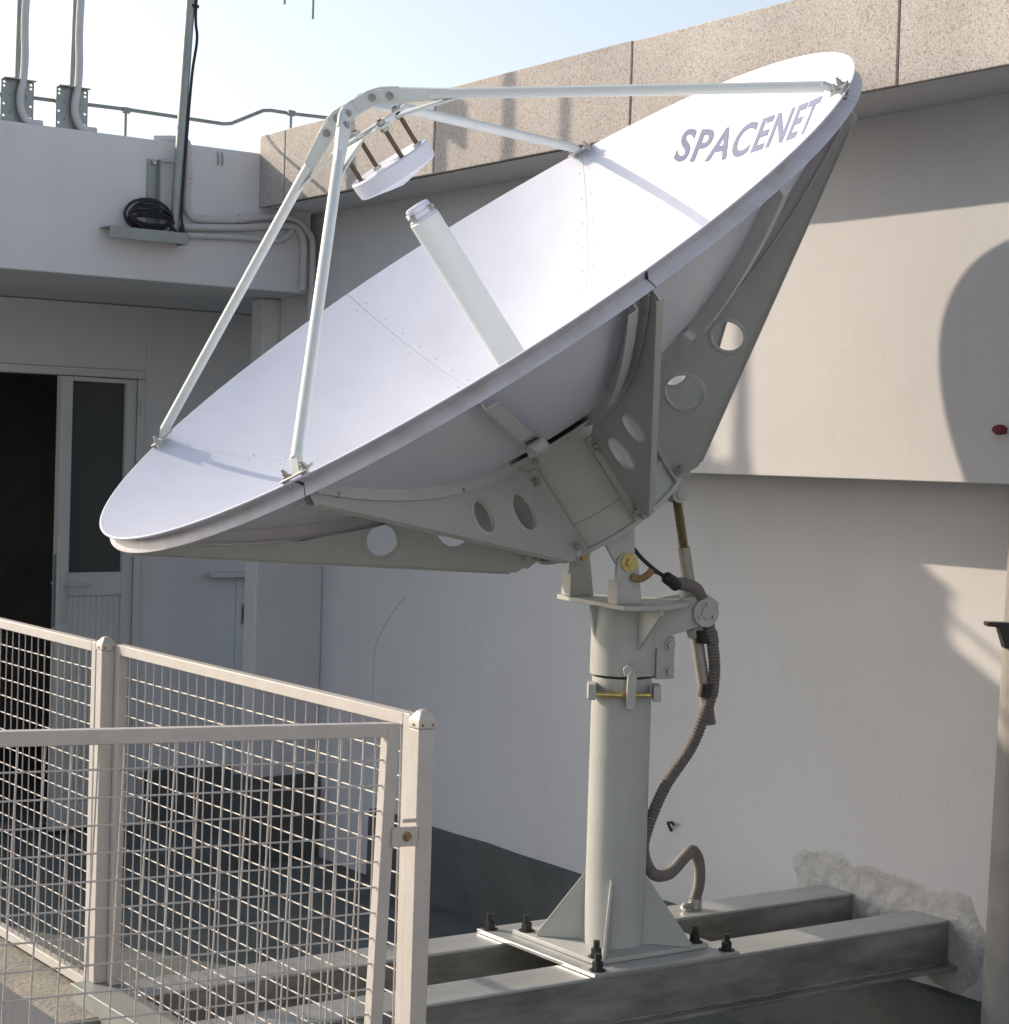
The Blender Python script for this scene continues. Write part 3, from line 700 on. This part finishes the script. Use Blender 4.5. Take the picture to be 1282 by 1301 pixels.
# lift jack behind
J0 = V(3.655, 4.367, -.085); J1 = V(3.724, 4.354, -.43); jd = (J1 - J0).normalized(); J2 = J1 + jd * .30
g = MB(); q = C0 + DN * -.788 + E2 * .205
g.bar(q + E2 * .0, J0 + (J0 - J1).normalized() * .005, NV, .034, .012); g.obox(q + DN * .012 + E2 * .012, E2, NV, DN, .085, .075, .018); obj('jack_bracket', g, 'mount', dish, bevel=.003)
g = MB(); g.cyl(J0 - NV * .032, J0 + NV * .032, .014, 12); g.cyl(J0 - NV * .026, J0 - NV * .020, .026, 16); g.cyl(J0 + NV * .020, J0 + NV * .026, .026, 16); obj('jack_pin', g, 'mount', dish)
p = [J0 + jd * (.02 + .14 * i / 40) for i in range(41)]
g = MB(); g.tube(p, .014, 12, [.0145 if i % 2 else .0125 for i in range(41)]); obj('jack_screw', g, 'olive', dish)
g = MB(); g.cyl(J0 + jd * .16, J1 - jd * .055, .0185, 20); obj('jack_tube', g, 'jack', dish)
g = MB(); g.cyl(J1 - jd * .080, J1 - jd * .045, .031, 20); g.cyl(J1 - jd * .046, J1 + jd * .052, .0255, 16); g.cyl(J1 + jd * .05, J1 + jd * .078, .033, 6, .028); tr = obj('jack_trunnion', g, 'mount', dish, bevel=.002)
g = MB(); g.cyl(ph(.236, -.075, -.43), ph(.236, .075, -.43), .018, 16); g.cyl(ph(.236, -.0555, -.43), ph(.236, -.070, -.43), .042, 24)
for i in range(3): a = R(90 + 120 * i); hexbolt(g, ph(.236 + .026 * math.cos(a), -.070, -.43 + .026 * math.sin(a)), -NV, .006, .005, washer=False)
obj('trunnion_disc', g, 'mount', dish)
g = MB(); g.cyl(J1 + jd * .078, J2, .0185, 18); obj('jack_housing', g, 'jack', dish)

# ------------------------------------------------------------------ cables on the dish mount
fx = [(3.545, 4.232, -.338), (3.620, 4.266, -.345), (3.697, 4.30, -.37), (3.742, 4.305, -.459), (3.78, 4.315, -.578), (3.779, 4.32, -.672), (3.751, 4.326, -.753), (3.717, 4.335, -.834), (3.631, 4.345, -.946), (3.58, 4.36, -1.073), (3.587, 4.38, -1.147), (3.659, 4.42, -1.22), (3.762, 4.47, -1.239), (3.867, 4.53, -1.217), (3.948, 4.58, -1.207), (4.01, 4.62, -1.255), (4.046, 4.655, -1.329), (4.061, 4.69, -1.395)]
path = smooth_path(fx, 24); L = 0; rp = [path[0]]
# resample at even steps for the corrugation
step = .0052; acc = 0
for a, b in zip(path, path[1:]):
    seg = (b - a).length
    while acc + seg >= step:
        t = (step - acc) / seg; a = a + (b - a) * t; seg = (b - a).length; rp.append(a.copy()); acc = 0
    acc += seg
fl = thing('flexible_conduit', (4.061, 4.69, BEAM), 'brown corrugated flexible conduit drooping in an S beside the pedestal', 'conduit')
g = MB(); g.tube(rp, .017, 12, [0.0188 if i % 2 else .0152 for i in range(len(rp))]); obj('hose', g, 'flex', fl, smooth=60)
g = MB(); g.cyl(V(4.061, 4.69, BEAM + .003), V(4.061, 4.69, BEAM + .035), .022, 16); cl = obj('end_clamp', g, 'nut', fl)
g = MB(); g.obox(V(4.025, 4.685, BEAM + .014), X, Y, Z, .03, .012, .022); hexbolt(g, V(4.012, 4.685, BEAM + .014), -X, .008, .008); obj('clamp_screw', g, 'nut', cl)
for c, d, r in ((V(3.757, 4.328, -.505), jd, .037), (V(3.775, 4.330, -.665), V(-.1, .05, -1).normalized(), .031)):
    g = MB(); g.lathe([(r * .92, -.02), (r, -.019), (r, .019), (r * .92, .02)], c, HV, NV * .75, d, 24, closed_prof=True); obj('tape_wrap', g, 'black', fl)
g = MB(); g.tube(smooth_path([(3.782, 4.338, -.66), (3.786, 4.34, -.72), (3.797, 4.34, -.768)], 6), .0155, 10); obj('cable_tail', g, 'flex', fl)

cb = thing('feed_cable', (3.515, 4.22, -.323), 'two thin black cables joining in one taped plug beneath the dish hub', 'cable')
g = MB(); g.tube(smooth_path([(3.394, 4.315, -.165), (3.429, 4.303, -.218), (3.450, 4.270, -.264), (3.484, 4.240, -.302), (3.515, 4.224, -.323)]), .0062, 8); obj('cable', g, 'black', cb)
g = MB(); g.tube(smooth_path([(3.452, 4.220, -.300), (3.478, 4.218, -.307), (3.515, 4.224, -.325)]), .0062, 8); obj('cable', g, 'black', cb)
g = MB(); g.tube([(3.500, 4.222, -.316), (3.508, 4.223, -.320), (3.532, 4.226, -.331), (3.556, 4.236, -.343)], .017, 12, [.009, .0175, .0185, .0185]); obj('plug', g, 'black', cb)
g = MB(); g.tube(smooth_path([(3.400, 4.2455, -.318), (3.418, 4.232, -.324), (3.436, 4.222, -.314), (3.452, 4.220, -.300)]), .0105, 8); obj('elbow', g, 'rust', cb)

# ------------------------------------------------------------------ things on the left building
def bracket_pole(x, lean, label_b, label_p, topbox):
    b = thing('slotted_bracket', (x + .03, YB + .10, 1.364), label_b, 'bracket', 'slotted steel brackets on the parapet')
    holes = []
    for z in (.045, .115, .185): holes += [(-.036, z, .007), (.036, z, .007)]
    for z in (.03, .08, .155, .172): holes += [(-.059, z, .0055), (.059, z, .0055)]
    for sg in (-1, 1):
        hs = [h for h in holes if h[0] * sg > 0]
        oo = [(sg * .012, 0), (sg * .070, 0), (sg * .070, .182), (sg * .012, .197)]
        me = holed_plate('web_plate', oo, hs, .004, frame_m(V(x + .03, YB + .06, 1.365), X, Z, -Y), 12)
        me.transform(Matrix.Translation(-base_of(b))); obj('web_plate', me, 'mast', b)
    g = MB(); g.box((x - .012, YB + .0622, 1.365), (x + .072, YB + .0662, 1.56))
    for sg in (-1, 1): g.box((x + .03 + sg * .0705 - .002, YB + .0580, 1.365), (x + .03 + sg * .0705 + .002, YB + .13, 1.548))
    g.box((x - .040, YB + .03, 1.5485), (x + .103, YB + .058, 1.553))
    obj('back_channel', g, 'mast', b)
    p = thing('antenna_pole', (x + .045, YB + .10, 1.364), label_p, 'pole', 'thin poles in the parapet brackets')
    g = MB(); g.cyl(V(x + .045, YB + .10, 1.3645), V(x + .045 + lean, YB + .10, 2.6), .017, 14); obj('tube', g, 'mast', p)
    g = MB(); c = V(x + .045, YB + .033, 0)
    g.tube(smooth_path([V(x + .13, YB + .03, 1.372), V(x + .07, YB + .03, 1.376), c + V(-.005, 0, 1.42), c + V(-.012, 0, 1.48), c + V(.004, .01, 1.56), c + V(.012, .02, 1.66), c + V(.012, .03, 1.80), c + V(.018, .03, 2.05), c + V(.018, .03, 2.5)]), .0165, 10)
    obj('cable_sleeve', g, 'pipe', p)
    if topbox:
        g = MB(); g.box((x - .01, YB + .02, 2.08), (x + .10, YB + .05, 2.26)); obj('antenna_box', g, 'pipe', p, bevel=.008)
bracket_pole(2.94, .01, 'slotted grey bracket on the parapet at the left edge', 'thin pole with pale cable sleeve, nearest the left edge', False)
bracket_pole(2.755, .0, 'slotted grey bracket just outside the left edge, beside the first one', 'thin pole just outside the left edge', False)
bracket_pole(3.185, .02, 'slotted grey bracket on the parapet, right of the other one', 'thin pole with pale cable sleeve, second from the left', True)

lr = thing('lightning_rail', (3.6, YB + .08, 1.364), 'thin grey conductor rod on stand-offs along the parapet top, kinked near its end', 'rod')
g = MB(); g.tube([V(2.1, YB + .08, 1.481), V(2.91, YB + .08, 1.486), V(3.48, YB + .08, 1.494), V(3.95, YB + .08, 1.489), V(3.99, YB + .08, 1.496), V(4.15, YB + .08, 1.575), V(4.19, YB + .08, 1.581), V(4.30, YB + .08, 1.580), V(4.62, YB + .08, 1.588)], .0085, 8); obj('rod', g, 'steel_grey', lr)
for q in (V(2.5, YB + .08, 1.365), V(3.474, YB + .08, 1.365), V(4.285, YB + .06, 1.444)):
    g = MB(); zt_ = 1.49 if q.z < 1.4 else 1.578; g.cyl(q, V(q.x, q.y, zt_), .0065, 8); g.cyl(V(q.x - .018, q.y, zt_), V(q.x + .018, q.y, zt_), .014, 8); obj('stand_off', g, 'steel_grey', lr)

# mast on a wall bracket
ms = thing('antenna_mast', (3.665, YB - .06, .95), 'leaning grey antenna mast with a black cable, standing on the wall bracket', 'mast')
m0, m1 = V(3.655, YB - .06, .955), V(3.735, YB - .055, 2.55)
g = MB(); g.cyl(m0, m1, .021, 16); obj('tube', g, 'mast', ms)
g = MB(); dm = (m1 - m0).normalized(); off = V(.020, -.018, 0)
g.tube(smooth_path([m0 + V(-.035, -.03, .03), m0 + V(.0, -.035, .0), m0 + V(.03, -.03, -.02), m0 + off + dm * .10, m0 + off + dm * .40, m0 + off + V(.004, 0, 0) + dm * .7, m0 + off + V(.014, -.004, 0) + dm * .86, m0 + off + dm * 1.0, m0 + off + dm * 1.5]), .0065, 8); obj('cable', g, 'black', ms)
g = MB(); g.cyl(m0 + off + dm * 1.005 - V(.02, 0, 0), m0 + off + dm * 1.005 + V(.012, 0, 0), .008, 8); obj('cable_tie', g, 'black', ms)
# antenna boom at the mast head; its rod tips hang into the picture at the top
g = MB(); g.cyl(V(3.715, YB - .06, 2.30), V(4.75, YB + .03, 2.30), .010, 8); obj('boom', g, 'mast', ms)
for x, z in ((4.194, 2.052), (4.350, 2.012), (4.62, 2.17)):
    y = YB - .06 + (x - 3.715) * .087; g = MB(); g.cyl(V(x, y, z), V(x, y, 2.55), .0055, 8); obj('antenna_rod', g, 'steel_grey', ms)

wb = thing('wall_bracket', (3.52, YB - .06, .95), 'grey angle steel wall bracket holding the mast foot on the canopy beam', 'bracket')
g = MB(); g.box((3.33, YB - .11, .9505), (3.695, YB - .001, .9545)); g.box((3.33, YB - .114, .905), (3.695, YB - .1105, .9545)); obj('shelf_angle', g, 'mast', wb)
g = MB(); g.prism([(0, 0), (.109, 0), (.109, .088), (.06, .088), (0, .05)], V(3.6985, YB - .111, .905), Y, Z, X, .004); obj('end_plate', g, 'mast', wb)
g = MB(); g.box((3.545, YB - .008, .955), (3.605, YB - .001, 1.275)); g.box((3.5905, YB - .04, .955), (3.595, YB - .0085, 1.275)); obj('upright_channel', g, 'mast', wb)
g = MB(); g.cyl(V(3.572, YB - .009, 1.262), V(3.572, YB - .022, 1.262), .011, 6); g.cyl(V(3.60, YB - .03, 1.268), V(3.672, YB - .06, 1.270), .008, 10); obj('clamp_arm', g, 'nut', wb)
cc = thing('cable_coil', (3.53, YB - .07, .956), 'loose coil of black cable lying on the wall bracket', 'cable')
g = MB(); rnd = random.Random(3)
pts = []
for i in range(7 * 20):
    t = 2 * math.pi * i / 20; kx = i // 20
    rx = .105 - .008 * (kx % 3) + rnd.uniform(-.002, .002); rz = .060 - .010 * kx * .9 + .012
    pts.append(V(3.535 + rx * math.cos(t), YB - .06 - .010 * kx * .5 + .022 * math.sin(t * .5), 1.022 + max(rz, .014) * math.sin(t) - .008 * kx * .5))
g.tube(pts, .0065, 6); obj('loops', g, 'black', cc)

def conduit(pts, label, r=.0165):
    p = smooth_path(pts, 7); t = thing('wall_conduit', pts[len(pts) // 2], label, 'conduit', 'pale conduits on the left building')
    obj('pipe', MB().tube(p, r, 10), 'pipe', t); return t
yc = YB - .021
c1 = conduit([V(3.62, YB + .10, 1.383), V(3.70, YB + .05, 1.386), V(3.726, YB - .005, 1.372), V(3.731, yc, 1.33), V(3.730, yc, 1.20), V(3.730, yc, 1.095), V(3.742, yc, 1.056), V(3.785, yc, 1.034), V(3.95, yc, 1.045), V(4.10, yc, 1.072), V(4.22, yc, 1.085), V(4.30, yc, 1.070), V(4.352, yc, 1.02), V(4.372, yc, .96), V(4.374, yc, .70), V(4.374, yc, .30)], 'grey conduit coming over the parapet, bending along the beam and down the corner')
for q in (V(3.731, yc, 1.22), V(4.0, yc, 1.054)):
    g = MB(); g.cyl(q - (Z * .012 if q.x < 3.8 else X * .012), q + (Z * .012 if q.x < 3.8 else X * .012), .021, 12); obj('clip', g, 'pipe', c1)
c2 = conduit([V(3.715, yc, .992), V(3.80, yc, .998), V(4.0, yc, 1.015), V(4.15, yc, 1.035), V(4.25, yc, 1.045), V(4.300, yc, 1.03), V(4.325, yc, .98), V(4.328, yc, .90), V(4.328, yc, .755), ], 'pale conduit running below the first and down the beam end')
conduit([V(3.70, yc - .002, .955), V(3.82, yc - .002, .960), V(4.0, yc - .002, .970), V(4.18, yc - .002, .972), V(4.23, yc - .002, .99), V(4.262, yc - .002, 1.024)], 'lowest pale conduit branching into the bend at the beam end', .013)
g = MB()
for x in (3.885, 3.905): g.tube([V(x, YB - .003, 1.345), V(x + .004, YB - .010, 1.31), V(x + .002, YB - .004, 1.285)], .003, 5)
h = obj('parapet_clip', g, 'steel_grey', None, loc=(3.895, YB - .003, 1.31)); tag(h, 'pair of thin wire hooks on the beam face near the parapet top', 'hook')

# ------------------------------------------------------------------ right-hand pole
pr_ = thing('tapered_pole', (4.521, 3.765, FLOOR), 'grey round tapering pole under the wall overhang at the right edge', 'pole')
g = MB(); g.cyl(V(4.521, 3.765, FLOOR), V(4.524, 3.734, -.0275), .105, 24, .0918); obj('shaft', g, 'pole', pr_)
g = MB(); g.prism([(0, 0), (.135, 0), (.135, -.012), (.105, -.012), (.110, -.07), (.055, -.075), (.035, -.014), (0, -.012)], V(4.380, 3.810, -.430), V(.82, -.57, 0), Z, V(.57, .82, 0), .05); obj('bracket', g, 'bolt', pr_, bevel=.002)
rt = thing('red_tag', (XU, 3.80, .10), 'small dark red tag on the white wall at the right edge', 'tag')
g = MB(); g.prism([(0, 0), (.010, .011), (.030, .015), (.045, .004), (.042, -.012), (.018, -.016), (.006, -.007)], V(XU - .0131, 3.837, .133), -Y, Z, X, .026); obj('cloth', g, 'red', rt, bevel=.004)
